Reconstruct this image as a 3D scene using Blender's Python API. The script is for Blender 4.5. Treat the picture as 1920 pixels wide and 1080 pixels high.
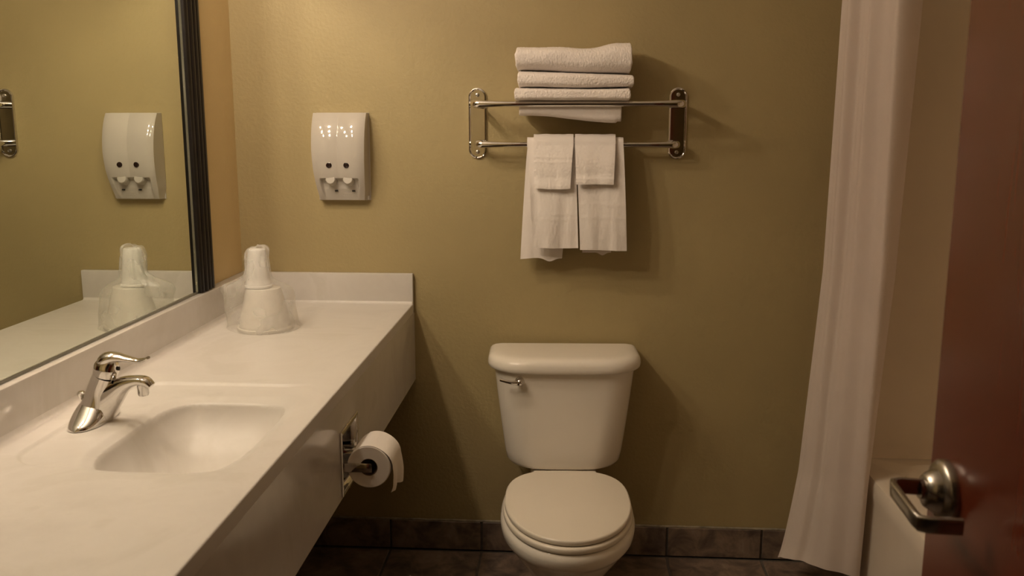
import bpy, bmesh, math, random
from mathutils import Vector, Matrix, noise, Euler

PI = math.pi
random.seed(7)
for o in list(bpy.data.objects):
    bpy.data.objects.remove(o, do_unlink=True)
sc = bpy.context.scene
COL = sc.collection

# ------------------------------------------------------------------ camera, world, exposure
cam_data = bpy.data.cameras.new('camera')
cam = bpy.data.objects.new('camera', cam_data)
COL.objects.link(cam)
cam_data.sensor_width = 36.0
cam_data.lens = 1728.0 * 36.0 / 1920.0
cam.location = (0.0, -2.95, 1.457)
cam.rotation_euler = Euler((math.radians(90 - 10.35), 0.0, math.radians(3.81)), 'XYZ')
cam_data.clip_start = 0.02
cam_data.dof.use_dof = True
cam_data.dof.focus_distance = 2.6
cam_data.dof.aperture_fstop = 7.0
sc.camera = cam

world = bpy.data.worlds.new('world')
sc.world = world
world.use_nodes = True
world.node_tree.nodes['Background'].inputs[0].default_value = (1.0, 0.8, 0.6, 1)
world.node_tree.nodes['Background'].inputs[1].default_value = 0.004

BULB_STRENGTH = 186.0
BULB_COLOR = (1.0, 0.815, 0.64)
sc.view_settings.view_transform = 'Standard'
sc.view_settings.look = 'None'
sc.view_settings.exposure = 0.0
sc.view_settings.gamma = 1.0
sc.view_settings.use_curve_mapping = False
try:
    cy = sc.cycles
    cy.use_denoising = True
    cy.sample_clamp_indirect = 0.0
    cy.caustics_reflective = True
    cy.blur_glossy = 0.0
    cy.use_adaptive_sampling = False
    cy.use_guiding = True
    cy.use_surface_guiding = True
    cy.guiding_training_samples = 48
except Exception as e:
    print('cycles settings', e)

# ------------------------------------------------------------------ material helpers
def new_mat(name):
    m = bpy.data.materials.new(name)
    m.use_nodes = True
    nt = m.node_tree
    bsdf = nt.nodes['Principled BSDF']
    return m, nt, bsdf

def noise_node(nt, scale, detail=3.0, rough=0.55, coord='Object', vec_scale=None):
    tc = nt.nodes.new('ShaderNodeTexCoord')
    n = nt.nodes.new('ShaderNodeTexNoise')
    n.inputs['Scale'].default_value = scale
    n.inputs['Detail'].default_value = detail
    n.inputs['Roughness'].default_value = rough
    src = tc.outputs[coord]
    if vec_scale:
        mp = nt.nodes.new('ShaderNodeMapping')
        mp.inputs['Scale'].default_value = vec_scale
        nt.links.new(src, mp.inputs['Vector'])
        src = mp.outputs['Vector']
    nt.links.new(src, n.inputs['Vector'])
    return n

def ramp_node(nt, fac, stops):
    r = nt.nodes.new('ShaderNodeValToRGB')
    el = r.color_ramp.elements
    while len(el) < len(stops):
        el.new(0.5)
    for e, (p, c) in zip(el, stops):
        e.position = p
        e.color = (c[0], c[1], c[2], 1)
    nt.links.new(fac, r.inputs['Fac'])
    return r

def bump(nt, bsdf, height, strength, dist):
    b = nt.nodes.new('ShaderNodeBump')
    b.inputs['Strength'].default_value = strength
    b.inputs['Distance'].default_value = dist
    nt.links.new(height, b.inputs['Height'])
    nt.links.new(b.outputs['Normal'], bsdf.inputs['Normal'])
    return b

def simple(name, col, rough=0.5, metal=0.0, var=0.04, vscale=6.0, bscale=0, bstr=0.1, bdist=0.001, spec=0.5, coat=0.0):
    m, nt, b = new_mat(name)
    n = noise_node(nt, vscale)
    lo = [max(0, c * (1 - var)) for c in col]
    hi = [min(1, c * (1 + var)) for c in col]
    r = ramp_node(nt, n.outputs['Fac'], [(0.3, lo), (0.7, hi)])
    nt.links.new(r.outputs['Color'], b.inputs['Base Color'])
    b.inputs['Roughness'].default_value = rough
    b.inputs['Metallic'].default_value = metal
    b.inputs['Specular IOR Level'].default_value = spec
    b.inputs['Coat Weight'].default_value = coat
    if bscale:
        n2 = noise_node(nt, bscale, 2.0)
        bump(nt, b, n2.outputs['Fac'], bstr, bdist)
    return m

M = {}
# olive paint with a rolled orange-peel texture
def wall_paint(name, col):
    m, nt, b = new_mat(name)
    n = noise_node(nt, 2.5)
    r = ramp_node(nt, n.outputs['Fac'], [(0.3, [c * 0.95 for c in col]), (0.7, [c * 1.04 for c in col])])
    nt.links.new(r.outputs['Color'], b.inputs['Base Color'])
    b.inputs['Roughness'].default_value = 0.55
    n2 = noise_node(nt, 85.0, 2.0, 0.5)
    r2 = ramp_node(nt, n2.outputs['Fac'], [(0.38, (0, 0, 0)), (0.62, (1, 1, 1))])
    bump(nt, b, r2.outputs['Color'], 0.22, 0.0014)
    return m
M['wall'] = wall_paint('olive_paint', (0.40, 0.318, 0.155))
M['wall_left'] = wall_paint('tan_paint_lit', (0.66, 0.50, 0.25))  # tan tone lifted to stand in for extra light on the left wall
M['ceiling'] = simple('ceiling_paint', (0.90, 0.86, 0.79), 0.9, bscale=90, bstr=0.2, bdist=0.001)
M['hall'] = simple('hall_paint', (0.42, 0.36, 0.28), 0.8)
M['carpet'] = simple('hall_carpet', (0.10, 0.07, 0.05), 0.95, var=0.3, vscale=90)

# off-white cultured marble: matt-worn on top, still polished on the vertical faces
def marble(name, rough, spec):
    m, nt, b = new_mat(name)
    n = noise_node(nt, 3.2, 5.0, 0.6)
    n.inputs['Distortion'].default_value = 1.2
    r = ramp_node(nt, n.outputs['Fac'], [(0.30, (0.60, 0.565, 0.52)), (0.50, (0.65, 0.615, 0.57)), (0.58, (0.61, 0.575, 0.525)), (0.75, (0.66, 0.63, 0.585))])
    nt.links.new(r.outputs['Color'], b.inputs['Base Color'])
    b.inputs['Roughness'].default_value = rough
    b.inputs['Specular IOR Level'].default_value = spec
    return m
M['marble'] = marble('cultured_marble', 0.13, 0.62)
M['marble_top'] = marble('cultured_marble_worn', 0.36, 0.34)

M['porcelain'] = simple('porcelain', (0.86, 0.80, 0.71), 0.08, var=0.015, spec=0.5)
M['seat_plastic'] = simple('seat_plastic', (0.81, 0.74, 0.63), 0.28, var=0.015)
M['chrome'] = simple('chrome', (0.72, 0.70, 0.68), 0.07, 1.0, var=0.03, vscale=30)
M['brushed'] = simple('brushed_nickel', (0.40, 0.37, 0.33), 0.27, 1.0, var=0.08, vscale=60)
M['steel_screw'] = simple('screw_steel', (0.5, 0.47, 0.43), 0.3, 1.0)
M['black_wood'] = simple('black_lacquer', (0.010, 0.008, 0.007), 0.34, var=0.3, vscale=20, spec=0.22)
M['white_plastic'] = simple('white_plastic', (0.53, 0.49, 0.435), 0.07, var=0.012)
M['grey_plastic'] = simple('button_plastic', (0.50, 0.465, 0.41), 0.3, var=0.02)
M['dark_window'] = simple('dark_sight_glass', (0.022, 0.012, 0.010), 0.12, var=0.2)
M['dark'] = simple('dark_gap', (0.012, 0.009, 0.007), 0.7)
M['tub'] = simple('tub_enamel', (0.85, 0.76, 0.64), 0.22, var=0.02)
M['surround'] = simple('surround_acrylic', (0.84, 0.72, 0.57), 0.33, var=0.02)
M['grout'] = simple('grout', (0.10, 0.085, 0.07), 0.9, var=0.2, vscale=40)
M['caulk'] = simple('caulk', (0.30, 0.26, 0.19), 0.6, var=0.35, vscale=35)
M['channel'] = simple('grey_channel', (0.22, 0.21, 0.18), 0.35, 0.6)
M['foam'] = simple('white_foam_cup', (0.74, 0.72, 0.68), 0.45, var=0.01)
M['bucket'] = simple('white_bucket_plastic', (0.70, 0.66, 0.59), 0.35, var=0.01)
M['cardboard'] = simple('cardboard', (0.16, 0.11, 0.07), 0.9, var=0.1)
M['label_ink'] = simple('label_line', (0.60, 0.54, 0.47), 0.35, var=0.05)

# paper
M['paper'] = simple('tissue_paper', (0.82, 0.76, 0.69), 0.95, var=0.02, bscale=260, bstr=0.25, bdist=0.0008)

# terry cloth
def terry(name, scale, strength, dist):
    m, nt, b = new_mat(name)
    n = noise_node(nt, 14.0, 4.0)
    r = ramp_node(nt, n.outputs['Fac'], [(0.3, (0.89, 0.82, 0.77)), (0.7, (0.93, 0.87, 0.82))])
    nt.links.new(r.outputs['Color'], b.inputs['Base Color'])
    b.inputs['Roughness'].default_value = 0.95
    b.inputs['Specular IOR Level'].default_value = 0.1
    b.inputs['Sheen Weight'].default_value = 0.25
    n2 = noise_node(nt, scale, 3.0, 0.7)
    bump(nt, b, n2.outputs['Fac'], strength, dist)
    return m
M['terry'] = terry('terry_cloth', 230.0, 0.45, 0.003)
M['terry_thin'] = terry('thin_terry_cloth', 300.0, 0.35, 0.0015)

# curtain: white polyester letting some light through
m, nt, b = new_mat('curtain_fabric')
n = noise_node(nt, 5.0)
r = ramp_node(nt, n.outputs['Fac'], [(0.3, (0.84, 0.74, 0.67)), (0.7, (0.87, 0.77, 0.70))])
nt.links.new(r.outputs['Color'], b.inputs['Base Color'])
b.inputs['Roughness'].default_value = 0.75
b.inputs['Specular IOR Level'].default_value = 0.2
n2 = noise_node(nt, 420.0, 2.0)
bump(nt, b, n2.outputs['Fac'], 0.15, 0.0006)
tr = nt.nodes.new('ShaderNodeBsdfTranslucent')
nt.links.new(r.outputs['Color'], tr.inputs['Color'])
mx = nt.nodes.new('ShaderNodeMixShader')
mx.inputs[0].default_value = 0.30
nt.links.new(b.outputs[0], mx.inputs[1])
nt.links.new(tr.outputs[0], mx.inputs[2])
nt.links.new(mx.outputs[0], nt.nodes['Material Output'].inputs['Surface'])
M['curtain'] = m

# thin clear plastic bag
m, nt, b = new_mat('clear_bag_film')
b.inputs['Base Color'].default_value = (0.88, 0.86, 0.82, 1)
b.inputs['Roughness'].default_value = 0.18
n2 = noise_node(nt, 22.0, 2.0)
bump(nt, b, n2.outputs['Fac'], 0.6, 0.006)
tp = nt.nodes.new('ShaderNodeBsdfTransparent')
tp.inputs['Color'].default_value = (0.97, 0.97, 0.96, 1)
n3 = noise_node(nt, 12.0, 2.0)
mr = nt.nodes.new('ShaderNodeMapRange')
mr.inputs['From Min'].default_value = 0.3
mr.inputs['From Max'].default_value = 0.75
mr.inputs['To Min'].default_value = 0.14
mr.inputs['To Max'].default_value = 0.40
nt.links.new(n3.outputs['Fac'], mr.inputs['Value'])
mx = nt.nodes.new('ShaderNodeMixShader')
nt.links.new(mr.outputs['Result'], mx.inputs[0])
nt.links.new(tp.outputs[0], mx.inputs[1])
nt.links.new(b.outputs[0], mx.inputs[2])
nt.links.new(mx.outputs[0], nt.nodes['Material Output'].inputs['Surface'])
M['film'] = m

# silvered mirror, slightly green as plate glass is
m, nt, b = new_mat('mirror_silver')
n = noise_node(nt, 1.5)
r = ramp_node(nt, n.outputs['Fac'], [(0.3, (0.755, 0.79, 0.715)), (0.7, (0.765, 0.80, 0.725))])
nt.links.new(r.outputs['Color'], b.inputs['Base Color'])
b.inputs['Metallic'].default_value = 1.0
b.inputs['Roughness'].default_value = 0.0
M['mirror'] = m
M['mirror_edge'] = simple('mirror_edge', (0.45, 0.48, 0.38), 0.15, 0.8)

# stained mahogany veneer, vertical grain
m, nt, b = new_mat('mahogany_veneer')
n = noise_node(nt, 6.0, 6.0, 0.6, vec_scale=(10, 10, 0.55))
n.inputs['Distortion'].default_value = 0.6
r = ramp_node(nt, n.outputs['Fac'], [(0.28, (0.090, 0.0175, 0.0072)), (0.5, (0.102, 0.020, 0.0085)), (0.72, (0.116, 0.024, 0.0105))])
nt.links.new(r.outputs['Color'], b.inputs['Base Color'])
b.inputs['Roughness'].default_value = 0.24
b.inputs['Specular IOR Level'].default_value = 0.5
M['mahogany'] = m

# dark slate-look ceramic, each tile its own mottling
m, nt, b = new_mat('slate_tile')
tc = nt.nodes.new('ShaderNodeTexCoord')
oi = nt.nodes.new('ShaderNodeObjectInfo')
va = nt.nodes.new('ShaderNodeVectorMath')
va.operation = 'MULTIPLY_ADD'
cmb = nt.nodes.new('ShaderNodeCombineXYZ')
for i in range(3):
    nt.links.new(oi.outputs['Random'], cmb.inputs[i])
nt.links.new(cmb.outputs[0], va.inputs[0])
va.inputs[1].default_value = (37.0, 19.0, 23.0)
nt.links.new(tc.outputs['Object'], va.inputs[2])
n = nt.nodes.new('ShaderNodeTexNoise')
n.inputs['Scale'].default_value = 13.0
n.inputs['Detail'].default_value = 5.0
n.inputs['Roughness'].default_value = 0.62
n.inputs['Distortion'].default_value = 0.5
nt.links.new(va.outputs[0], n.inputs['Vector'])
r = ramp_node(nt, n.outputs['Fac'], [(0.30, (0.070, 0.050, 0.042)), (0.45, (0.150, 0.108, 0.082)), (0.56, (0.230, 0.165, 0.120)), (0.70, (0.30, 0.235, 0.175))])
nt.links.new(r.outputs['Color'], b.inputs['Base Color'])
b.inputs['Roughness'].default_value = 0.5
bump(nt, b, n.outputs['Fac'], 0.5, 0.004)
M['tile'] = m

m, nt, b = new_mat('lit_bulb')
b.inputs['Base Color'].default_value = (0.9, 0.85, 0.75, 1)
b.inputs['Emission Color'].default_value = (*BULB_COLOR, 1)
b.inputs['Emission Strength'].default_value = BULB_STRENGTH
M['bulb'] = m

# ------------------------------------------------------------------ mesh helpers
def link_mesh(name, bm, mat, parent=None, smooth=True, auto=True):
    bmesh.ops.recalc_face_normals(bm, faces=bm.faces[:])
    me = bpy.data.meshes.new(name)
    bm.to_mesh(me)
    bm.free()
    if mat:
        me.materials.append(mat)
    if smooth:
        for p in me.polygons:
            p.use_smooth = True
        if auto:
            try:
                me.set_sharp_from_angle(angle=math.radians(38))
            except Exception:
                pass
    o = bpy.data.objects.new(name, me)
    COL.objects.link(o)
    if parent:
        o.parent = parent
    return o

def thing(name, label, cat, loc=(0, 0, 0), rz=0.0, group=None):
    o = bpy.data.objects.new(name, None)
    o.empty_display_size = 0.05
    COL.objects.link(o)
    o.location = loc
    o.rotation_euler = (0, 0, rz)
    return tag(o, label, cat, group)

def tag(o, label, cat, group=None):
    o['label'] = label
    o['category'] = cat
    if group:
        o['group'] = group
    return o

def structure(o):
    o['kind'] = 'structure'
    return o

def add_box(bm, lo, hi, bevel=0.0, seg=2):
    vs = [bm.verts.new((x, y, z)) for x in (lo[0], hi[0]) for y in (lo[1], hi[1]) for z in (lo[2], hi[2])]
    idx = [(0, 1, 3, 2), (4, 6, 7, 5), (0, 4, 5, 1), (2, 3, 7, 6), (0, 2, 6, 4), (1, 5, 7, 3)]
    fs = [bm.faces.new([vs[i] for i in f]) for f in idx]
    if bevel > 0:
        es = list({e for f in fs for e in f.edges})
        bmesh.ops.bevel(bm, geom=es, offset=bevel, segments=seg, affect='EDGES', profile=0.5)

def box(name, lo, hi, mat, parent=None, bevel=0.0, seg=2):
    bm = bmesh.new()
    add_box(bm, lo, hi, bevel, seg)
    return link_mesh(name, bm, mat, parent)

def add_rings(bm, rings, closed=True, cap=True):
    vr = [[bm.verts.new(p) for p in ring] for ring in rings]
    n = len(vr[0])
    for a, b in zip(vr[:-1], vr[1:]):
        for i in range(n if closed else n - 1):
            j = (i + 1) % n
            bm.faces.new((a[i], a[j], b[j], b[i]))
    if cap:
        bm.faces.new(vr[0][::-1])
        bm.faces.new(vr[-1])
    return vr

def loft(name, rings, mat, parent=None, closed=True, cap=True, smooth=True):
    bm = bmesh.new()
    add_rings(bm, rings, closed, cap)
    return link_mesh(name, bm, mat, parent, smooth)

def circle_ring(c, ax_u, ax_v, ru, rv, n=20):
    return [c + ax_u * (ru * math.cos(2 * PI * i / n)) + ax_v * (rv * math.sin(2 * PI * i / n)) for i in range(n)]

def add_tube(bm, path, radii, n=16, up=Vector((0, 0, 1)), cap=True, power=None):
    path = [Vector(p) for p in path]
    rings = []
    prev_u = None
    for i, p in enumerate(path):
        t = (path[min(i + 1, len(path) - 1)] - path[max(i - 1, 0)]).normalized()
        ref = up if abs(t.dot(up)) < 0.95 else Vector((0, 1, 0))
        u = t.cross(ref).normalized() if prev_u is None else (prev_u - t * prev_u.dot(t)).normalized()
        prev_u = u
        v = u.cross(t).normalized()
        r = radii[i] if isinstance(radii, (list, tuple)) and len(radii) == len(path) else radii
        ru, rv = r if isinstance(r, (list, tuple)) else (r, r)
        ring = []
        for k in range(n):
            a = 2 * PI * k / n
            ca, sa = math.cos(a), math.sin(a)
            if power:
                ca = math.copysign(abs(ca) ** (2 / power), ca)
                sa = math.copysign(abs(sa) ** (2 / power), sa)
            ring.append(p + u * (ru * ca) + v * (rv * sa))
        rings.append(ring)
    add_rings(bm, rings, True, cap)

def smooth_path(pts, sub=6):
    pts = [Vector(p) for p in pts]
    out = []
    for i in range(len(pts) - 1):
        p0 = pts[max(i - 1, 0)]; p1 = pts[i]; p2 = pts[i + 1]; p3 = pts[min(i + 2, len(pts) - 1)]
        for k in range(sub):
            t = k / sub
            out.append(0.5 * ((2 * p1) + (p2 - p0) * t + (2 * p0 - 5 * p1 + 4 * p2 - p3) * t * t + (3 * p1 - p0 - 3 * p2 + p3) * t ** 3))
    out.append(pts[-1])
    return out

def interp(vals, sub=6):
    vs = smooth_path([Vector((v[0], v[1], 0)) if isinstance(v, (tuple, list)) else Vector((v, v, 0)) for v in vals], sub)
    return [(max(v.x, 0.0004), max(v.y, 0.0004)) for v in vs]

def tube(name, path, radii, mat, parent=None, n=16, power=None, up=Vector((0, 0, 1))):
    bm = bmesh.new()
    add_tube(bm, path, radii, n, up, True, power)
    return link_mesh(name, bm, mat, parent)

def lathe(name, prof, mat, parent=None, center=(0, 0, 0), n=40, axis='z', cap=True):
    c = Vector(center)
    rings = []
    for r, h in prof:
        ring = []
        for i in range(n):
            a = 2 * PI * i / n
            if axis == 'z':
                ring.append(c + Vector((r * math.cos(a), r * math.sin(a), h)))
            elif axis == 'y':
                ring.append(c + Vector((r * math.cos(a), h, r * math.sin(a))))
            else:
                ring.append(c + Vector((h, r * math.cos(a), r * math.sin(a))))
        rings.append(ring)
    return loft(name, rings, mat, parent, True, cap)

def sstep(a, b, x):
    t = max(0.0, min(1.0, (x - a) / (b - a)))
    return t * t * (3 - 2 * t)

def lerp(a, b, t):
    return a + (b - a) * t

def interp_table(tab, z):
    if z <= tab[0][0]:
        return tab[0][1]
    for (z0, v0), (z1, v1) in zip(tab[:-1], tab[1:]):
        if z <= z1:
            return lerp(v0, v1, (z - z0) / (z1 - z0))
    return tab[-1][1]

def nz(x, y, z, s=1.0):
    return noise.noise(Vector((x * s, y * s, z * s)))

# ------------------------------------------------------------------ room constants
XL, XR = -1.092, 1.68          # left and right walls
YB, YF = 0.0, -2.58            # back wall, wall with the doorway
ZC = 2.42
CT = 0.864                     # counter top
CX = -0.519                    # counter front
SPX = -1.056                   # face of the side splash
MIRX = -1.078

# ------------------------------------------------------------------ structure
structure(box('wall_back', (XL - 0.1, 0.0, -0.05), (XR + 0.1, 0.1, ZC), M['wall']))
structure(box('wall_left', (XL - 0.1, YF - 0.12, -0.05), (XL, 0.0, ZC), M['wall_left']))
structure(box('wall_right', (XR, YF - 0.12, -0.05), (XR + 0.1, 0.0, ZC), M['wall']))
# alcove end wall between the tub and the open door
structure(box('wall_alcove', (0.90, YF, 0.0), (XR, -1.56, ZC), M['wall']))
bm = bmesh.new()
DX0, DX1, DZ = -0.30, 0.50, 2.06
add_box(bm, (XL, YF - 0.12, 0.0), (DX0, YF, ZC))
add_box(bm, (DX1, YF - 0.12, 0.0), (XR, YF, ZC))
add_box(bm, (DX0, YF - 0.12, DZ), (DX1, YF, ZC))
structure(link_mesh('wall_front', bm, M['wall']))
structure(box('ceiling', (XL - 0.1, -4.6, ZC), (XR + 0.1, 0.1, ZC + 0.1), M['ceiling']))
# room beyond the doorway
structure(box('wall_hall_left', (XL - 0.2, -4.6, -0.05), (XL - 0.1, YF - 0.12, ZC), M['hall']))
structure(box('wall_hall_right', (XR + 0.1, -4.6, -0.05), (XR + 0.2, YF - 0.12, ZC), M['hall']))
structure(box('wall_hall_back', (XL - 0.2, -4.7, -0.05), (XR + 0.2, -4.6, ZC), M['hall']))
structure(box('floor_hall', (XL - 0.1, -4.6, -0.06), (XR + 0.1, YF - 0.01, -0.004), M['carpet']))

# floor: grout bed with tiles as parts
fl = structure(box('floor', (XL, YF - 0.01, -0.06), (XR, 0.0, -0.003), M['grout']))
TS, TP = 0.307, 0.3145
def tile_mesh(name, w, d, h, bev=0.003):
    bm = bmesh.new()
    add_box(bm, (-w / 2, -d / 2, -h / 2), (w / 2, d / 2, h / 2), bev, 1)
    me = bpy.data.meshes.new(name)
    bm.to_mesh(me); bm.free()
    me.materials.append(M['tile'])
    return me
tme = tile_mesh('tile', TS, TS, 0.010)
tx0 = -0.6145
def place_tile(me, loc, parent, rz=0.0, rx=0.0):
    o = bpy.data.objects.new('tile', me)
    COL.objects.link(o)
    o.parent = parent
    o.location = loc
    o.rotation_euler = (rx, 0, rz)
    return o
for iy in range(8):
    for ix in range(-1, 5):
        cx = tx0 + (ix + 0.5) * TP
        cyy = -0.016 - (iy + 0.5) * TP
        if cx + TS / 2 > 0.955 or cx - TS / 2 < XL - 0.01:
            continue
        place_tile(tme, (cx, cyy, -0.0045 + random.uniform(-0.0006, 0.0006)), fl, random.choice([0, PI / 2, PI, -PI / 2]))
# narrow cut tiles along the left wall
cme = tile_mesh('cut_tile', 0.150, TS, 0.010)
for iy in range(8):
    place_tile(cme, (tx0 - TP - 0.0785, -0.016 - (iy + 0.5) * TP, -0.0045), fl)

# baseboard of tile along the back wall
bb = structure(box('baseboard_back', (XL, -0.006, 0.0), (0.915, 0.0, 0.105), M['grout']))
bme = tile_mesh('base_tile', TS, 0.009, 0.101, 0.0015)
for ix in range(-1, 5):
    place_tile(bme, (tx0 + (ix + 0.5) * TP, -0.0075, 0.0535), bb)
bm = bmesh.new()
path = [(XL + 0.01 + k * 0.04, -0.0055 + 0.0016 * nz(k * 0.7, 1, 0), 0.1065 + 0.0012 * nz(k * 0.9, 4, 2)) for k in range(50)]
add_tube(bm, path, 0.0042, 8)
link_mesh('caulk_bead', bm, M['caulk'], bb)
bl = structure(box('baseboard_right', (0.889, YF + 0.08, 0.0), (0.90, -1.56, 0.105), M['grout']))
sme = bpy.data.meshes['base_tile']
for k in range(3):
    place_tile(sme, (0.8885, -1.56 - (k + 0.5) * TP, 0.0535), bl, PI / 2)

# door casing round the doorway
bm = bmesh.new()
for x0, x1 in ((DX0 - 0.06, DX0 + 0.004), (DX1 - 0.004, DX1 + 0.06)):
    add_box(bm, (x0, YF - 0.002, 0.0), (x1, YF + 0.014, DZ + 0.06), 0.003, 1)
    add_box(bm, (x0, YF - 0.134, 0.0), (x1, YF - 0.118, DZ + 0.06), 0.003, 1)
add_box(bm, (DX0 + 0.004, YF - 0.002, DZ - 0.004), (DX1 - 0.004, YF + 0.014, DZ + 0.06), 0.003, 1)
add_box(bm, (DX0 + 0.004, YF - 0.134, DZ - 0.004), (DX1 - 0.004, YF - 0.118, DZ + 0.06), 0.003, 1)
structure(link_mesh('trim_1', bm, M['mahogany']))

# ------------------------------------------------------------------ bathtub and its surround
TUBX, TUBZ = 0.922, 0.378
tub = thing('bathtub', 'beige enamel bathtub beside the shower curtain, behind the open wooden door', 'bathtub', (TUBX, -0.76, 0))
X0, X1 = TUBX, XR - 0.012
Y0, Y1 = -1.555, -0.014
def rrect(x0, x1, y0, y1, r, z, n=8):
    pts = []
    for cx, cyy, a0 in ((x1 - r, y1 - r, 0), (x0 + r, y1 - r, PI / 2), (x0 + r, y0 + r, PI), (x1 - r, y0 + r, 1.5 * PI)):
        for i in range(n + 1):
            a = a0 + (PI / 2) * i / n
            pts.append(Vector((cx + r * math.cos(a) - TUBX, cyy + r * math.sin(a) + 0.76, z)))
    return pts
rings = [rrect(X0 + 0.006, X1, Y0, Y1, 0.004, 0.0),
         rrect(X0 + 0.006, X1, Y0, Y1, 0.004, 0.30),
         rrect(X0, X1, Y0, Y1, 0.004, 0.325),
         rrect(X0, X1, Y0, Y1, 0.004, TUBZ - 0.012),
         rrect(X0 + 0.003, X1, Y0, Y1, 0.006, TUBZ - 0.003),
         rrect(X0 + 0.011, X1 - 0.005, Y0 + 0.005, Y1 - 0.005, 0.01, TUBZ),
         rrect(X0 + 0.092, X1 - 0.06, Y0 + 0.07, Y1 - 0.075, 0.12, TUBZ),
         rrect(X0 + 0.104, X1 - 0.068, Y0 + 0.08, Y1 - 0.083, 0.12, TUBZ - 0.010),
         rrect(X0 + 0.118, X1 - 0.09, Y0 + 0.13, Y1 - 0.11, 0.13, 0.20),
         rrect(X0 + 0.145, X1 - 0.115, Y0 + 0.22, Y1 - 0.14, 0.13, 0.09),
         rrect(X0 + 0.19, X1 - 0.16, Y0 + 0.28, Y1 - 0.19, 0.12, 0.065)]
loft('tub_shell', rings, M['tub'], tub)
lathe('overflow_plate', [(0.0005, -0.006), (0.02, -0.006), (0.034, -0.003), (0.036, 0.0)], M['chrome'], tub,
      (0.40, -0.106 + 0.76 - 0.002, 0.26), 28, 'y')
sur = bmesh.new()
prof = [(-0.004, TUBZ - 0.003), (-0.040, TUBZ - 0.0015), (-0.030, TUBZ + 0.003), (-0.021, TUBZ + 0.012), (-0.013, TUBZ + 0.035), (-0.011, TUBZ + 0.08), (-0.011, 2.0), (-0.007, 2.006), (-0.001, 2.006)]
add_rings(sur, [[Vector((x, yy, zz)) for yy, zz in prof] for x in (TUBX - 0.004, TUBX + 0.03, XR - 0.012)], closed=True, cap=True)
add_box(sur, (XR - 0.011, -1.555, TUBZ + 0.002), (XR - 0.001, -0.012, 2.006), 0.002, 1)
add_box(sur, (TUBX, -1.558, TUBZ + 0.002), (XR - 0.012, -1.549, 2.006), 0.002, 1)
tag(link_mesh('tub_surround', sur, M['surround']), 'smooth beige plastic surround panel on the walls above the bathtub', 'surround')

# shower rod and curtain
rod = thing('shower_rod', 'chrome shower rod above the bathtub carrying the white curtain', 'curtain rod', (0.835, 0, 1.99))
tube('rod_tube', [(0, -0.006, 0), (0, -1.55, 0)], 0.0125, M['chrome'], rod)
for yy, d in ((-0.001, -1), (-1.5595, 1)):
    lathe('rod_flange', [(0.0005, 0), (0.034, 0), (0.034, 0.006 * d), (0.022, 0.016 * d), (0.016, 0.03 * d), (0.0005, 0.03 * d)], M['chrome'], rod, (0, yy, 0), 24, 'y')

cur = thing('shower_curtain', 'white fabric shower curtain bunched against the olive back wall', 'shower curtain', (0.80, -0.14, 0.1))
bm = bmesh.new()
NZ = 76
# plan outlines of the bunched cloth at four heights, from the free edge by the wall round to the back pleats
PLAN = [
    (0.075, [(0.668, -0.145), (0.715, -0.172), (0.785, -0.205), (0.888, -0.235), (0.905, -0.185), (0.860, -0.125), (0.902, -0.085), (0.850, -0.045), (0.890, -0.022)]),
    (0.35, [(0.734, -0.080), (0.772, -0.128), (0.818, -0.180), (0.888, -0.248), (0.910, -0.195), (0.855, -0.130), (0.905, -0.085), (0.850, -0.045), (0.890, -0.022)]),
    (1.00, [(0.777, -0.062), (0.805, -0.118), (0.840, -0.180), (0.890, -0.262), (0.945, -0.210), (0.865, -0.140), (0.925, -0.095), (0.850, -0.050), (0.900, -0.022)]),
    (1.80, [(0.786, -0.056), (0.812, -0.118), (0.845, -0.180), (0.884, -0.262), (0.962, -0.215), (0.872, -0.140), (0.935, -0.095), (0.855, -0.050), (0.910, -0.022)]),
    (2.00, [(0.796, -0.060), (0.820, -0.118), (0.842, -0.180), (0.872, -0.250), (0.922, -0.210), (0.860, -0.140), (0.905, -0.095), (0.850, -0.050), (0.880, -0.022)])]
grid = []
SUB = 26
for iz in range(NZ + 1):
    z = 0.075 + (1.955 - 0.075) * iz / NZ
    for (z0, p0), (z1, p1) in zip(PLAN[:-1], PLAN[1:]):
        if z <= z1:
            break
    t = max(0.0, min(1.0, (z - z0) / (z1 - z0)))
    t = t if z0 > 0.3 else t ** 0.75
    pts = smooth_path([Vector((lerp(a[0], c[0], t), lerp(a[1], c[1], t), 0)) for a, c in zip(p0, p1)], SUB)
    row = []
    n = len(pts)
    for i, p in enumerate(pts):
        d = (pts[min(i + 1, n - 1)] - pts[max(i - 1, 0)]).normalized()
        nrm = Vector((-d.y, d.x, 0))
        q = i / (3.0 * SUB)
        amp = (0.004 + 0.0075 * sstep(0.1, 1.8, z)) * sstep(0.0, 0.12, q) * (1 - sstep(0.85, 1.0, q))
        off = amp * math.sin(2 * PI * (2.35 * q + 0.16 + 0.10 * nz(q * 2, z * 0.6, 2))) + 0.4 * amp * math.sin(2 * PI * (5.1 * q + 0.2 * z))
        off += 0.005 * nz(q * 3.0, z * 1.1, 8.0)
        p = p + nrm * off
        zz = z + (0.010 * math.sin(q * 4) - 0.006 * q if iz == 0 else 0)
        row.append(bm.verts.new((p.x - 0.80, min(p.y, -0.013) + 0.14, zz - 0.1)))
    grid.append(row)
for a, b2 in zip(grid[:-1], grid[1:]):
    for i in range(len(a) - 1):
        bm.faces.new((a[i], a[i + 1], b2[i + 1], b2[i]))
cl = link_mesh('curtain_cloth', bm, M['curtain'], cur, True, False)
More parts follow.
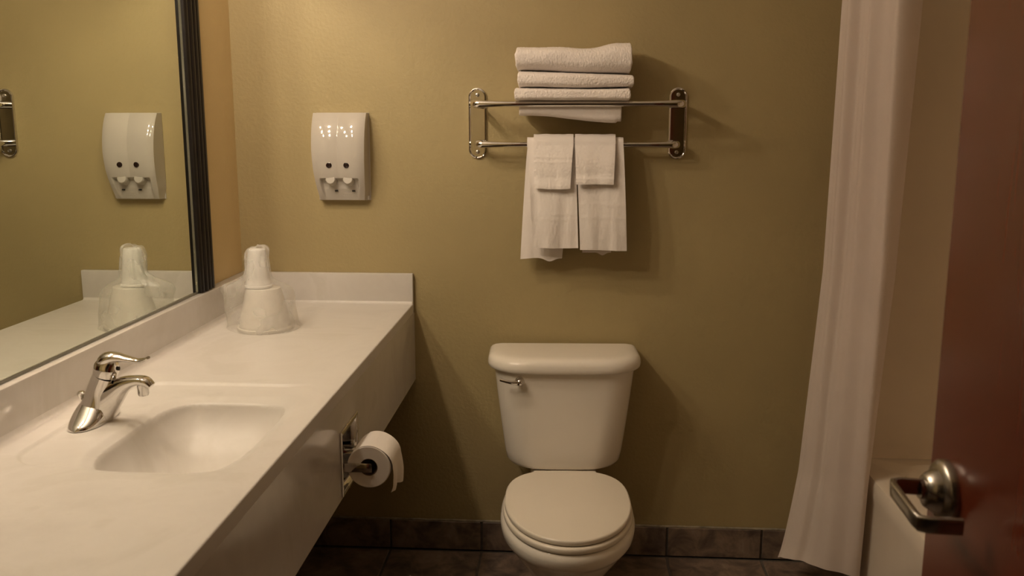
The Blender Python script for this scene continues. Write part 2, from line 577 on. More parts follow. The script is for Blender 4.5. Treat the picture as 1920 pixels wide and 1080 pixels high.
for k in range(6):
    yy = -0.03 - 0.042 * k
    bm = bmesh.new()
    pts = [(0.035 + 0.026 * math.cos(2 * PI * i / 20), yy + 0.14, 1.87 + 0.012 + 0.030 * math.sin(2 * PI * i / 20)) for i in range(21)]
    add_tube(bm, pts, 0.0022, 6)
    link_mesh('curtain_ring', bm, M['chrome'], cur)

# ------------------------------------------------------------------ vanity counter
van = thing('vanity_counter', 'off-white cultured marble vanity counter with moulded sink basin along the left wall', 'counter', (-0.78, -1.2, CT))
VO = Vector((-0.78, -1.2, CT))
BXC, BYC, BA, BB = -0.728, -1.275, 0.136, 0.204
def counter_z(x, y):
    z = 0.0
    # shallow recessed panel round the bowl, its step fading out to the front
    dx = max(abs(x - (-0.735)) - 0.185, 0) ; dy = max(abs(y - (-1.222)) - 0.185, 0)
    d = math.hypot(dx, dy) - 0.075
    fade = 1 - sstep(-0.66, -0.575, x)
    z -= 0.0060 * (1 - sstep(-0.0035, 0.0035, d)) * fade
    X = abs(x - BXC) / BA
    Y = abs(y - BYC) / BB
    n = 4.2
    e = (X ** n + Y ** n) ** (1 / n)
    z -= 0.009 * (1 - sstep(0.97, 1.17, e)) + 0.100 * max(0.0, 1 - e ** 2.6) ** 0.72
    # cove against the side splash
    c = 0.013 - (x - SPX)
    if c > 0:
        z += 0.013 - math.sqrt(max(0, 0.013 ** 2 - c * c))
    c = 0.011 - (-0.02 - y)
    if c > 0:
        z += 0.011 - math.sqrt(max(0, 0.011 ** 2 - c * c))
    return z
xs = [SPX + 0.002 * k for k in range(8)]
x = xs[-1]
while x < -0.545:
    x += 0.0034; xs.append(x)
while x < CX - 0.0035:
    x += 0.006; xs.append(min(x, CX - 0.0035))
ys = [-2.575 + 0.03 * k for k in range(35)]
y = ys[-1]
while y < -0.94:
    y += 0.0036; ys.append(y)
while y < -0.05:
    y += 0.02; ys.append(min(y, -0.05))
ys += [-0.035, -0.031, -0.028, -0.025, -0.0225, -0.0205]
bm = bmesh.new()
rows = []
for y in ys:
    row = [Vector((x, y, CT + counter_z(x, y))) for x in xs]
    for k in range(1, 7):
        a = (PI / 2) * k / 6
        row.append(Vector((CX - 0.0035 + 0.0035 * math.sin(a), y, CT - 0.0035 + 0.0035 * math.cos(a))))
    row.append(Vector((CX, y, CT - 0.03)))
    rows.append([bm.verts.new(p - VO) for p in row])
for a, b2 in zip(rows[:-1], rows[1:]):
    for i in range(len(a) - 1):
        bm.faces.new((a[i], a[i + 1], b2[i + 1], b2[i]))
link_mesh('countertop', bm, M['marble_top'], van, True, False)
def vb(name, lo, hi, mat, bev):
    return box(name, Vector(lo) - VO, Vector(hi) - VO, mat, van, bev)
vb('side_splash', (XL + 0.001, -2.575, CT - 0.03), (SPX, -0.001, 0.9637), M['marble'], 0.003)
vb('back_splash', (SPX + 0.0005, -0.0205, CT - 0.03), (CX - 0.0005, -0.001, 0.9637), M['marble'], 0.003)
# apron with the opening for the paper holder
RY0, RY1, RZ0, RZ1 = -0.985, -0.850, 0.622, 0.750
bm = bmesh.new()
ax0, ax1 = CX - 0.02, CX
for (y0, y1, z0, z1) in ((-2.575, RY0, 0.604, CT - 0.03), (RY1, -0.001, 0.604, CT - 0.03), (RY0, RY1, 0.604, RZ0), (RY0, RY1, RZ1, CT - 0.03)):
    add_box(bm, Vector((ax0, y0, z0)) - VO, Vector((ax1, y1, z1)) - VO)
bmesh.ops.remove_doubles(bm, verts=bm.verts[:], dist=1e-5)
link_mesh('apron', bm, M['marble'], van)
lathe('drain', [(0.0005, 0.004), (0.016, 0.004), (0.021, 0.002), (0.022, 0.0), (0.022, -0.01), (0.0005, -0.01)], M['chrome'], van,
      Vector((BXC, BYC, CT - 0.1135)) - VO, 28)

# ------------------------------------------------------------------ mirror with fluted frame
mir = thing('wall_mirror', 'large wall mirror with black fluted frame standing on the side splash', 'mirror', (XL, -1.3, 0.966))
MO = Vector((XL, -1.3, 0.966))
MZ1 = 2.125
FY0, FY1 = -0.408, -0.304
box('mirror_glass', Vector((MIRX - 0.004, -2.44, 0.9665)) - MO, Vector((MIRX, FY0 + 0.012, MZ1 - 0.09)) - MO, M['mirror'], mir)
box('mirror_backing', Vector((XL + 0.0005, -2.44, 0.9665)) - MO, Vector((MIRX - 0.0045, FY0 + 0.012, MZ1 - 0.09)) - MO, M['dark'], mir)
def fluted(name, along):
    # profile across the moulding (u: 0 outer .. 1 inner; h: height off wall)
    W = FY1 - FY0
    prof = [(0.0, 0.0005), (0.0, 0.020)]
    N = 72
    for i in range(N + 1):
        u = i / N
        hgt = 0.026 + 0.004 * math.sin(PI * u)
        w = 4 * u * PI
        if 0.04 < u < 0.96:
            hgt += 0.006 * (abs(math.sin(w)) ** 0.6) - 0.004
        prof.append((u * W, hgt))
    prof += [(W, 0.010), (W, 0.0005)]
    rings = []
    if along == 'z':
        for z in (0.9665, MZ1):
            rings.append([Vector((XL + h, FY1 - u, z)) - MO for u, h in prof])
    elif along == 'z2':
        for z in (0.9665, MZ1):
            rings.append([Vector((XL + h, -2.53 + u, z)) - MO for u, h in prof])
    else:
        for y in (FY0 - 0.001, -2.53 + W + 0.001):
            rings.append([Vector((XL + h, y, MZ1 - u)) - MO for u, h in prof])
    return loft(name, rings, M['black_wood'], mir)
fluted('frame_stile', 'z'); fluted('frame_stile', 'z2'); fluted('frame_rail', 'y')
# bevelled glass edge beside the stile and the channel the glass stands in
bm = bmesh.new()
add_rings(bm, [[Vector((MIRX + 0.0003, FY0 - 0.008, z)) - MO, Vector((MIRX + 0.0042, FY0 - 0.0006, z)) - MO, Vector((MIRX + 0.0003, FY0 - 0.0006, z)) - MO] for z in (0.969, MZ1 - 0.105)])
link_mesh('glass_bead', bm, M['mirror_edge'], mir)
box('glass_channel', Vector((MIRX + 0.0004, -2.42, 0.9645)) - MO, Vector((MIRX + 0.0028, FY0 - 0.001, 0.9695)) - MO, M['channel'], mir)

# ------------------------------------------------------------------ vanity light above the mirror
vl = thing('vanity_light', 'chrome vanity light bar with three lit globe bulbs above the mirror', 'lamp', (XL, -1.15, 2.215))
box('light_bar', (0.001, -0.46, -0.055), (0.035, 0.46, 0.055), M['chrome'], vl, 0.008)
for k in (-1, 0, 1):
    yk = 0.33 * k
    tube('lamp_arm', smooth_path([(0.03, yk, 0.0), (0.08, yk, 0.012), (0.183, yk, 0.006), (0.205, yk, -0.025), (0.205, yk, -0.050)], 5), 0.007, M['chrome'], vl, 14)
    lathe('bulb_collar', [(0.0005, -0.038), (0.018, -0.040), (0.024, -0.050), (0.024, -0.064), (0.0005, -0.064)], M['chrome'], vl, (0.205, yk, 0), 24)
    pr = [(0.012, -0.0645)]
    for i in range(3, 15):
        a = PI * i / 14
        pr.append((max(0.0005, 0.035 * math.sin(a)), -0.098 + 0.035 * math.cos(a)))
    lathe('bulb', pr, M['bulb'], vl, (0.205, yk, 0), 24)

# ------------------------------------------------------------------ faucet
fa = thing('faucet', 'chrome single-lever faucet on the counter behind the sink basin', 'faucet', (-0.962, -1.222, CT - 0.0045))
FO = Vector((-0.962, -1.222, CT - 0.0045))
# base plate: long in y with drooping rounded ends
rings = []
NB = 25
for i in range(NB):
    t = -1 + 2 * i / (NB - 1)
    tt = max(-0.9995, min(0.9995, t))
    hw = 0.033 * (1 - abs(tt) ** 2.6) ** 0.5
    hh = 0.013 + 0.036 * (1 - sstep(0.0, 0.95, abs(t)))
    hh *= (1 - abs(tt) ** 6) ** 0.5
    y = 0.080 * t
    ring = []
    for k in range(17):
        a = PI * k / 16
        ring.append(Vector((hw * math.cos(a), y, max(0.0, hh * math.sin(a) ** 0.75) + (0.0 if 0 < k < 16 else 0.0))))
    rings.append(ring)
loft('base', rings, M['chrome'], fa)
P = smooth_path([(0.000, 0, 0.004), (0.006, 0, 0.030), (0.014, 0, 0.058), (0.023, 0, 0.081), (0.028, 0, 0.092)], 5)
Rr = interp([(0.036, 0.040), (0.0295, 0.032), (0.0250, 0.0255), (0.0232, 0.0235), (0.0225, 0.0228)], 5)
tube('body', P, Rr, M['chrome'], fa, 28, None, Vector((0, 1, 0)))
# spout
P = smooth_path([(0.008, 0, 0.026), (0.033, 0, 0.047), (0.064, 0, 0.073), (0.092, 0, 0.0835), (0.112, 0, 0.082), (0.124, 0, 0.073)], 6)
Rr = interp([(0.024, 0.040), (0.0215, 0.030), (0.0185, 0.0180), (0.0160, 0.0105), (0.0150, 0.0095), (0.0125, 0.006)], 6)
tube('spout', P, Rr, M['chrome'], fa, 24, 2.4)
lathe('aerator', [(0.0005, 0.0), (0.0095, 0.0), (0.0112, 0.004), (0.0118, 0.024), (0.0005, 0.026)], M['chrome'], fa, (0.106, 0, 0.0535), 24)
# lever: domed cap flowing into a slim arched handle
P = smooth_path([(0.0285, 0, 0.0935), (0.034, 0, 0.110), (0.042, 0, 0.124)], 5)
Rr = interp([(0.0230, 0.0232), (0.0242, 0.0240), (0.018, 0.016)], 5)
cap_l = tube('lever_cap', P, Rr, M['chrome'], fa, 28, None, Vector((0, 1, 0)))
P = smooth_path([(0.024, 0, 0.108), (0.033, 0, 0.125), (0.050, 0, 0.131), (0.074, 0, 0.1285), (0.098, 0, 0.1245), (0.112, 0, 0.1265), (0.121, 0, 0.1315)], 6)
Rr = interp([(0.014, 0.010), (0.0200, 0.0140), (0.0180, 0.0110), (0.0125, 0.0068), (0.0095, 0.0050), (0.0100, 0.0044), (0.0078, 0.0030)], 6)
tube('lever', P, Rr, M['chrome'], fa, 24)
lathe('cap_screw', [(0.0005, 0.0), (0.004, 0.0), (0.004, 0.004), (0.0005, 0.004)], M['dark'], fa, (0.0560, 0, 0.108), 14, 'x')
tube('pop_up_rod', [(-0.026, 0.004, 0.0), (-0.026, 0.004, 0.042)], 0.0028, M['chrome'], fa, 12)
lathe('rod_knob', [(0.0005, 0.0), (0.004, 0.001), (0.0085, 0.010), (0.0085, 0.013), (0.006, 0.016), (0.0005, 0.017)], M['chrome'], fa, (-0.026, 0.004, 0.042), 20)

# ------------------------------------------------------------------ ice bucket, cup and bag
BC = Vector((-0.8815, -0.410, CT))
bk = thing('ice_bucket', 'white plastic ice bucket upside down on the counter, wrapped in clear bag', 'ice bucket', BC)
bprof = [(0.0700, 0.0), (0.0775, 0.0), (0.0790, 0.004), (0.0775, 0.009), (0.0735, 0.0105), (0.0735, 0.016), (0.0722, 0.018), (0.0500, 0.116), (0.0475, 0.1205), (0.0440, 0.1215), (0.0005, 0.1205)]
lathe('bucket_body', bprof, M['bucket'], bk, (0, 0, 0), 56)
cp = tag(lathe('foam_cup', [(0.036, 0.0), (0.0385, 0.001), (0.0385, 0.006), (0.0362, 0.008), (0.0248, 0.106), (0.0225, 0.1085), (0.0195, 0.108), (0.0185, 0.105), (0.0005, 0.105)], M['foam'], None, (0, 0, 0), 44),
         'white disposable cup upside down on top of the ice bucket', 'cup')
cp.location = BC + Vector((-0.014, 0, 0.1222))
# clear bag pulled over cup and bucket
bm = bmesh.new()
bag_prof = [(0.006, 0.2395), (0.018, 0.240), (0.027, 0.234), (0.032, 0.222), (0.034, 0.200), (0.037, 0.170), (0.041, 0.147), (0.051, 0.135), (0.064, 0.124), (0.073, 0.105), (0.079, 0.075), (0.083, 0.040), (0.086, 0.012), (0.088, 0.0015)]
ps = smooth_path([Vector((r, h, 0)) for r, h in bag_prof], 4)
NA = 96
rows = []
for v in ps:
    r0, h = v.x, v.y
    row = []
    for i in range(NA):
        a = 2 * PI * i / NA
        ca, sa = math.cos(a), math.sin(a)
        cxs = -0.014 * sstep(0.10, 0.15, h)
        # slack bag stands out towards the mirror and a little to the right
        flap = max(0.0, math.cos(a - PI * 0.97)) ** 7
        fl = 0.0
        if h < 0.165:
            fl = flap * (0.048 * sstep(0.165, 0.125, h) * (0.55 + 0.45 * sstep(0.0, 0.12, h)))
        right = max(0.0, math.cos(a - 0.05)) ** 4 * 0.010 * sstep(0.16, 0.11, h)
        fold = (0.0026 * math.sin(a * 9 + 5 * nz(ca, sa, h * 8)) + 0.004 * nz(ca * 2, sa * 2, h * 22)) * (0.35 + sstep(0.05, 0.15, h)) + 0.010 * (fl + right) / 0.04 * nz(ca * 4, sa * 7 + 3, h * 30)
        if h > 0.205:
            fold += 0.005 * nz(ca * 3 + 4, sa * 3, h * 60)
        r = max(0.002, r0 + fl + right + fold)
        # keep clear of cup and bucket
        if h < 0.122:
            r = max(r, interp_table([(0.0, 0.0805), (0.012, 0.0798), (0.018, 0.0740), (0.122, 0.0505)], h) + 0.0012)
        else:
            r = max(r, interp_table([(0.122, 0.040), (0.130, 0.038), (0.231, 0.0262), (0.235, 0.012)], h) if h < 0.234 else 0.002)
        hh = h + (0.006 * nz(ca * 2, sa * 2 + 7, 1.0) + 0.004 * ca if h > 0.2 else 0)
        row.append(bm.verts.new((cxs + r * ca, r * sa, max(hh, 0.0008))))
    rows.append(row)
for a, b2 in zip(rows[:-1], rows[1:]):
    for i in range(NA):
        j = (i + 1) % NA
        bm.faces.new((a[i], a[j], b2[j], b2[i]))
bm.faces.new(rows[0])
bag = tag(link_mesh('plastic_bag', bm, M['film'], None, True, False), 'clear crinkled plastic bag pulled over the cup and ice bucket', 'bag')
bag.location = BC

# ------------------------------------------------------------------ toilet
to = thing('toilet', 'white two-piece toilet with closed lid against the olive back wall', 'toilet', (-0.028, -0.015, 0), math.radians(2.6))
def egg(a, yf, yb, yc, nfront=2.05, nback=2.6, N=64, cx=0.0, z=0.0):
    pts = []
    for i in range(N):
        th = 2 * PI * i / N
        c, s = math.cos(th), math.sin(th)
        n = nfront if s < 0 else nback
        k = (abs(c) ** n + abs(s) ** n) ** (-1 / n)
        pts.append(Vector((cx + a * c * k, yc + ((yc - yf) if s < 0 else (yb - yc)) * s * k, z)))
    return pts
# bowl and pedestal (y measured from the tank back, front negative)
rings = []
for z, a, yf, yb, yc in ((0.0, 0.108, -0.60, -0.10, -0.33), (0.02, 0.106, -0.60, -0.10, -0.33), (0.05, 0.098, -0.585, -0.10, -0.33),
                         (0.12, 0.098, -0.585, -0.09, -0.33), (0.18, 0.115, -0.615, -0.09, -0.36), (0.235, 0.143, -0.662, -0.09, -0.40), (0.275, 0.163, -0.702, -0.10, -0.43),
                         (0.300, 0.174, -0.725, -0.12, -0.45), (0.3105, 0.1785, -0.733, -0.13, -0.455), (0.3155, 0.184, -0.742, -0.14, -0.46), (0.325, 0.1885, -0.750, -0.15, -0.46),
                         (0.345, 0.190, -0.754, -0.17, -0.465), (0.358, 0.187, -0.752, -0.19, -0.465), (0.365, 0.180, -0.745, -0.20, -0.465)):
    rings.append(egg(a, yf, yb, yc, 2.05, 2.8, 64, 0, z))
loft('bowl', rings, M['porcelain'], to)
box('tank_deck', (-0.105, -0.30, 0.29), (0.105, -0.02, 0.371), M['porcelain'], to, 0.02, 4)
def plate(name, a, yf, yb, yc, z0, z1, r, mat, nb=2.6):
    rings = []
    for k in range(5):
        t = (PI / 2) * k / 4
        rings.append(egg(a - r + r * math.sin(t), yf + r - r * math.sin(t), yb - r + r * math.sin(t), yc, 2.05, nb, 72, 0, z0 + r - r * math.cos(t)))
    for k in range(5):
        t = (PI / 2) * k / 4
        rings.append(egg(a - r + r * math.cos(t), yf + r - r * math.cos(t), yb - r + r * math.cos(t), yc, 2.05, nb, 72, 0, z1 - r + r * math.sin(t)))
    return loft(name, rings, mat, to)
plate('seat', 0.182, -0.750, -0.262, -0.475, 0.3665, 0.3850, 0.007, M['seat_plastic'], 2.9)
plate('seat_lid', 0.1775, -0.742, -0.258, -0.475, 0.3870, 0.4030, 0.006, M['seat_plastic'], 2.9)
for s in (-1, 1):
    box('hinge', (0.075 * s - 0.022, -0.272, 0.371), (0.075 * s + 0.022, -0.246, 0.398), M['seat_plastic'], to, 0.006, 3)
# tank
def tank_ring(w, yb, yf, rf, rb, bul, z, n=10):
    pts = []
    for cx, cyy, r, a0 in ((w - rb, yb - rb, rb, 0), (-w + rb, yb - rb, rb, PI / 2), (-w + rf, yf + rf, rf, PI), (w - rf, yf + rf, rf, 1.5 * PI)):
        for i in range(n + 1):
            a = a0 + (PI / 2) * i / n
            pts.append(Vector((cx + r * math.cos(a), cyy + r * math.sin(a), z)))
        if a0 == PI:
            for i in range(1, 12):
                t = i / 12
                pts.append(Vector((lerp(-w + rf, w - rf, t), yf, z)))
    out = []
    for p in pts:
        f = max(0.0, 1 - (p.x / w) ** 2)
        g = sstep(yf + rf * 1.2, yf, p.y)
        out.append(Vector((p.x, p.y - bul * f * g, p.z)))
    return out
rings = []
for z, w, yf in ((0.3735, 0.150, -0.165), (0.376, 0.164, -0.178), (0.382, 0.174, -0.186), (0.392, 0.181, -0.190), (0.42, 0.1865, -0.192), (0.50, 0.197, -0.197), (0.60, 0.209, -0.203), (0.694, 0.2195, -0.208)):
    rings.append(tank_ring(w, -0.004, yf, 0.088, 0.016, 0.010, z))
loft('tank', rings, M['porcelain'], to)
rings = []
for dz, inset in ((0.0, 0.010), (0.002, 0.004), (0.006, 0.001), (0.016, 0.0), (0.026, 0.0015), (0.034, 0.005), (0.040, 0.011), (0.0435, 0.019), (0.0455, 0.032), (0.046, 0.05)):
    rings.append(tank_ring(0.2405 - inset, -0.001 - inset * 0.3, -0.226 + inset, 0.112 - inset * 0.5, 0.014, 0.011, 0.6955 + dz))
loft('tank_lid', rings, M['porcelain'], to)
fh = lathe('flush_knob', [(0.0005, -0.026), (0.006, -0.025), (0.0105, -0.020), (0.0125, -0.012), (0.0115, -0.004), (0.0145, 0.0), (0.0145, 0.004)], M['chrome'], to, (-0.139, -0.2135, 0.671), 24, 'y')
P = smooth_path([(-0.146, -0.231, 0.671), (-0.162, -0.236, 0.672), (-0.180, -0.236, 0.676), (-0.198, -0.233, 0.681)], 5)
tube('flush_lever', P, interp([0.007, 0.0055, 0.0050, 0.0052], 5), M['chrome'], to, 14)
for s in (-1, 1):
    lathe('bolt_cap', [(0.014, 0.0), (0.014, 0.006), (0.009, 0.013), (0.0005, 0.015)], M['porcelain'], to, (0.118 * s, -0.33, 0.0), 18)

# ------------------------------------------------------------------ soap dispenser
DXC = -0.7395
sd = thing('soap_dispenser', 'white two-button soap dispenser on the back wall above the counter end', 'soap dispenser', (DXC, 0, 1.34))
DZ0, DZ1 = 1.203, 1.478
DTAB = [(v.x, v.y) for v in smooth_path([Vector((zz, dd, 0)) for zz, dd in ((1.203, 0.0280), (1.225, 0.0435), (1.25, 0.0570), (1.28, 0.0690), (1.31, 0.0765), (1.34, 0.0800), (1.37, 0.0795), (1.40, 0.0752), (1.43, 0.0668), (1.455, 0.0555), (1.478, 0.0405))], 10)]
def depth_at(z):
    return interp_table(DTAB, z)
def halfw(z):
    return interp_table([(1.203, 0.0715), (1.24, 0.0775), (1.30, 0.082), (1.36, 0.084), (1.478, 0.085)], z)
bm = bmesh.new()
NX, NZ2 = 72, 110
rows = []
for j in range(NZ2 + 1):
    z = lerp(DZ0, DZ1, j / NZ2)
    dep, hw = depth_at(z), halfw(z)
    row = []
    for i in range(NX + 1):
        u = -1 + 2 * i / NX
        x = hw * u
        # two gently swelling lobes meeting at the middle
        lobe = 0.0045 * (1 - (2 * abs(u) - 1) ** 2) - 0.006 * abs(u) ** 6
        d = dep + lobe * sstep(1.203, 1.24, z)
        # scooped pocket round the two push buttons
        ztop = 1.272
        kx = sstep(0.80, 0.70, abs(u))
        pocket = kx * sstep(ztop + 0.004, ztop - 0.004, z) * sstep(1.203, 1.212, z)
        target = interp_table([(1.20, 0.026), (1.215, 0.034), (1.24, 0.0435), (1.28, 0.050)], z)
        d = lerp(d, min(d, target), pocket)
        row.append(bm.verts.new((x, -d, z - 1.34)))
    rows.append(row)
for a, b2 in zip(rows[:-1], rows[1:]):
    for i in range(NX):
        bm.faces.new((a[i], a[i + 1], b2[i + 1], b2[i]))
# sides, top and bottom back to the wall plate
def back(v):
    return bm.verts.new((math.copysign(0.0855 if v.co.z > -0.1 else lerp(0.079, 0.0855, sstep(-0.137, -0.1, v.co.z)), v.co.x), -0.003, v.co.z))
L = [r[0] for r in rows]; R = [r[-1] for r in rows]
Lb = [back(v) for v in L]; Rb = [back(v) for v in R]
for i in range(len(L) - 1):
    bm.faces.new((L[i], L[i + 1], Lb[i + 1], Lb[i]))
    bm.faces.new((R[i + 1], R[i], Rb[i], Rb[i + 1]))
bm.faces.new(rows[-1] + [Rb[-1], Lb[-1]])
bm.faces.new(rows[0][::-1] + [Lb[0], Rb[0]])
bm.faces.new(Lb + Rb[::-1])
link_mesh('cover', bm, M['white_plastic'], sd)
box('wall_plate', (-0.083, -0.0035, -0.139), (0.087, -0.0003, 0.139), M['white_plastic'], sd, 0.001, 1)
for s in (-1, 1):
    cx = 0.0278 * s
    yd = -(0.0765 + 0.004)
    lathe('sight_window', [(0.0005, -0.0022), (0.0075, -0.0022), (0.0090, -0.0012), (0.0092, 0.006), (0.0005, 0.006)], M['dark_window'], sd, (cx, yd - 0.0004, 1.3165 - 1.34), 26, 'y')
    o = lathe('push_button', [(0.0005, -0.028), (0.0135, -0.028), (0.0158, -0.0255), (0.0165, -0.018), (0.0175, 0.012), (0.0005, 0.012)], M['grey_plastic'], sd, (0, 0, 0), 32, 'y')
    o.location = (cx + 0.001, -0.0455, 1.2665 - 1.34)
    o.rotation_euler = (math.radians(-12), 0, 0)
    box('nozzle', (cx + 0.012 - 0.005, -0.0452, 1.2335 - 1.34 - 0.0022), (cx + 0.012 + 0.005, -0.036, 1.2335 - 1.34 + 0.0022), M['dark'], sd, 0.001, 1)
bm = bmesh.new()
add_box(bm, (0.006, -0.0385, 1.2255 - 1.34), (0.034, -0.034, 1.2268 - 1.34))
add_box(bm, (0.006, -0.036, 1.2165 - 1.34), (0.0072, -0.033, 1.2255 - 1.34))
link_mesh('embossed_outline', bm, M['label_ink'], sd)
box('lock_tab', (0.077, -0.014, -0.137), (0.084, -0.004, -0.124), M['white_plastic'], sd, 0.001, 1)

# ------------------------------------------------------------------ towel rack
rk = thing('towel_rack', 'chrome two-bar towel rack mounted on the back wall above the toilet', 'towel rack', (0.008, 0, 1.445))
RO = Vector((0.008, 0, 1.445))
def oblong(hw, hh, yy, cx, cz, n=14):
    pts = []
    for a0, sg in ((0, 1), (PI, -1)):
        for i in range(n + 1):
            a = a0 + PI * i / n
            pts.append(Vector((cx + hw * math.cos(a), yy, cz + sg * (hh - hw) + hw * math.sin(a))))
    return pts
for xp in (-0.305, 0.3205):
    cx, cz = xp - RO.x, 1.4455 - RO.z
    rings = [oblong(0.0285, 0.1105, -0.0003, cx, cz), oblong(0.0285, 0.1105, -0.005, cx, cz), oblong(0.0275, 0.1095, -0.0072, cx, cz),
             oblong(0.0255, 0.1075, -0.0078, cx, cz), oblong(0.0235, 0.1055, -0.0068, cx, cz), oblong(0.0215, 0.1035, -0.0052, cx, cz)]
    pl = loft('mounting_plate', rings, M['chrome'], rk)
    for dz in (0.088, -0.089):
        lathe('screw', [(0.0005, -0.0085), (0.0022, -0.0085), (0.0024, -0.0100), (0.0055, -0.0090), (0.0062, -0.0050)], M['steel_screw'], pl, (cx, 0, cz + dz), 16, 'y')
def rail(name, yb, z, xl, xr, r, rad):
    pts = [(xl, -0.005, z)]
    for i in range(9):
        a = PI / 2 * i / 8
        pts.append((xl + rad - rad * math.cos(a), yb + rad - rad * math.sin(a), z))
    for k in range(1, 8):
        pts.append((lerp(xl + rad, xr - rad, k / 8), yb, z))
    for i in range(9):
        a = PI / 2 * (1 - i / 8)
        pts.append((xr - rad + rad * math.cos(a), yb + rad - rad * math.sin(a), z))
    pts.append((xr, -0.005, z))
    pts = [Vector(p) - RO for p in pts]
    rr = []
    for p in pts:
        k = sstep(xr - rad - 0.05, xr - rad, abs(p.x + RO.x - 0.008) + 0.008)
        rr.append((r, r + 0.003 * k))
    return tube(name, pts, rr, M['chrome'], rk, 18)
B1Y, B1Z, B2Y, B2Z = -0.150, 1.5035, -0.070, 1.3815
rail('upper_bar', B1Y, B1Z, -0.306, 0.322, 0.0082, 0.022)
rail('lower_bar', B2Y, B2Z, -0.303, 0.318, 0.0080, 0.020)

# ------------------------------------------------------------------ folded towels on the rack
def ring_profile(y0, y1, z0, z1, n=64, pw=5.0):
    pts = []
    cy2, cz2, a, bq = (y0 + y1) / 2, (z0 + z1) / 2, (y1 - y0) / 2, (z1 - z0) / 2
    for i in range(n):
        th = 2 * PI * i / n
        c, s = math.cos(th), math.sin(th)
        k = (abs(c) ** pw + abs(s) ** pw) ** (-1 / pw)
        pts.append((cy2 + a * c * k, cz2 + bq * s * k))
    return pts

def folded_towel(name, label, y0, y1, top, bot, xl, xr, seed, mat, pw=3.2, extra=None):
    """top, bot: functions of u in 0..1 giving the z of upper and lower face."""
    o = None
    bm = bmesh.new()
    NU = 330
    rings = []
    for i in range(NU + 1):
        u = i / NU
        e = min(u, 1 - u) / 0.016
        k = 1.0 if e >= 1 else max(0.02, (1 - (1 - e) ** 2.5)) ** 0.5
        z0, z1 = bot(u), top(u)
        zm = (z0 + z1) / 2
        prof = ring_profile(y0, y1, z0, z1, 120, pw)
        ring = []
        for (yy, zz) in prof:
            ky = 0.985 + 0.015 * k
            zz = zm + (zz - zm) * (0.55 + 0.45 * k)
            yy = (y0 + y1) / 2 + (yy - (y0 + y1) / 2) * ky
            x = lerp(xl, xr, u)
            f = nz(x * 9 + seed, yy * 14, zz * 26) * 0.0040 + nz(x * 34 + seed, yy * 40, zz * 50) * 0.0008 + nz(x * 230 + seed, yy * 230, zz * 230) * 0.0012
            zf = max(-0.3, min(1.0, 2.0 * (zz - zm) / max(0.004, z1 - z0)))
            x += 0.004 * nz(seed, yy * 30, zz * 60 + 5) * (1 if u in (0, 1) else 0.3 if e < 1 else 0)
            ring.append(Vector((x, yy - f * sstep(y1 - 0.02, y0 + 0.03, yy), zz + f * zf * 0.8)))
        rings.append(ring)
    add_rings(bm, rings)
    if extra:
        extra(bm)
    o = link_mesh(name, bm, mat, None, True, False)
    c = Vector((lerp(xl, xr, 0.5), (y0 + y1) / 2, bot(0.5)))
    o.data.transform(Matrix.Translation(-c))
    o.location = c
    return tag(o, label, 'towel', 'bath towels folded on the rack')

def droop(bm):
    # the lowest towel sags between the bar and the wall
    rings = []
    NU = 60
    for i in range(NU + 1):
        u = i / NU
        x = lerp(-0.166, 0.140, u)
        zb = lerp(1.469, 1.4475, sstep(0.1, 0.95, u)) + 0.0012 * nz(x * 20, 2, 2)
        if u > 0.965:
            zb += 0.004
        prof = ring_profile(-0.137, -0.020, zb, 1.535, 40, 6.0)
        rings.append([Vector((x, yy, zz)) for yy, zz in prof])
    add_rings(bm, rings)
T3T = lambda u: lerp(1.5480, 1.5475, u) + 0.001 * math.sin(u * 9)
T3B = lambda u: 1.5135 + 0.0006 * math.sin(u * 11)
T2T = lambda u: lerp(1.5985, 1.5880, u) + 0.0012 * math.sin(u * 7)
T2B = lambda u: T3T(u) + 0.0015
T1T = lambda u: 1.6690 - 0.0035 * math.exp(-((u - 0.57) / 0.13) ** 2) + 0.0105 * sstep(0.66, 0.88, u)
T1B = lambda u: T2T(u) + 0.0015
folded_towel('bath_towel', 'white folded bath towel lowest in the rack stack, sagging behind the bar', -0.190, -0.012, T3T, T3B, -0.178, 0.162, 3.0, M['terry'], 5.0, droop)
folded_towel('bath_towel', 'thin white folded bath towel in the middle of the rack stack', -0.186, -0.014, T2T, T2B, -0.168, 0.172, 11.0, M['terry'], 3.4)
folded_towel('bath_towel', 'thickest white folded bath towel on top of the rack stack', -0.188, -0.010, T1T, T1B, -0.174, 0.165, 23.0, M['terry'], 2.7)

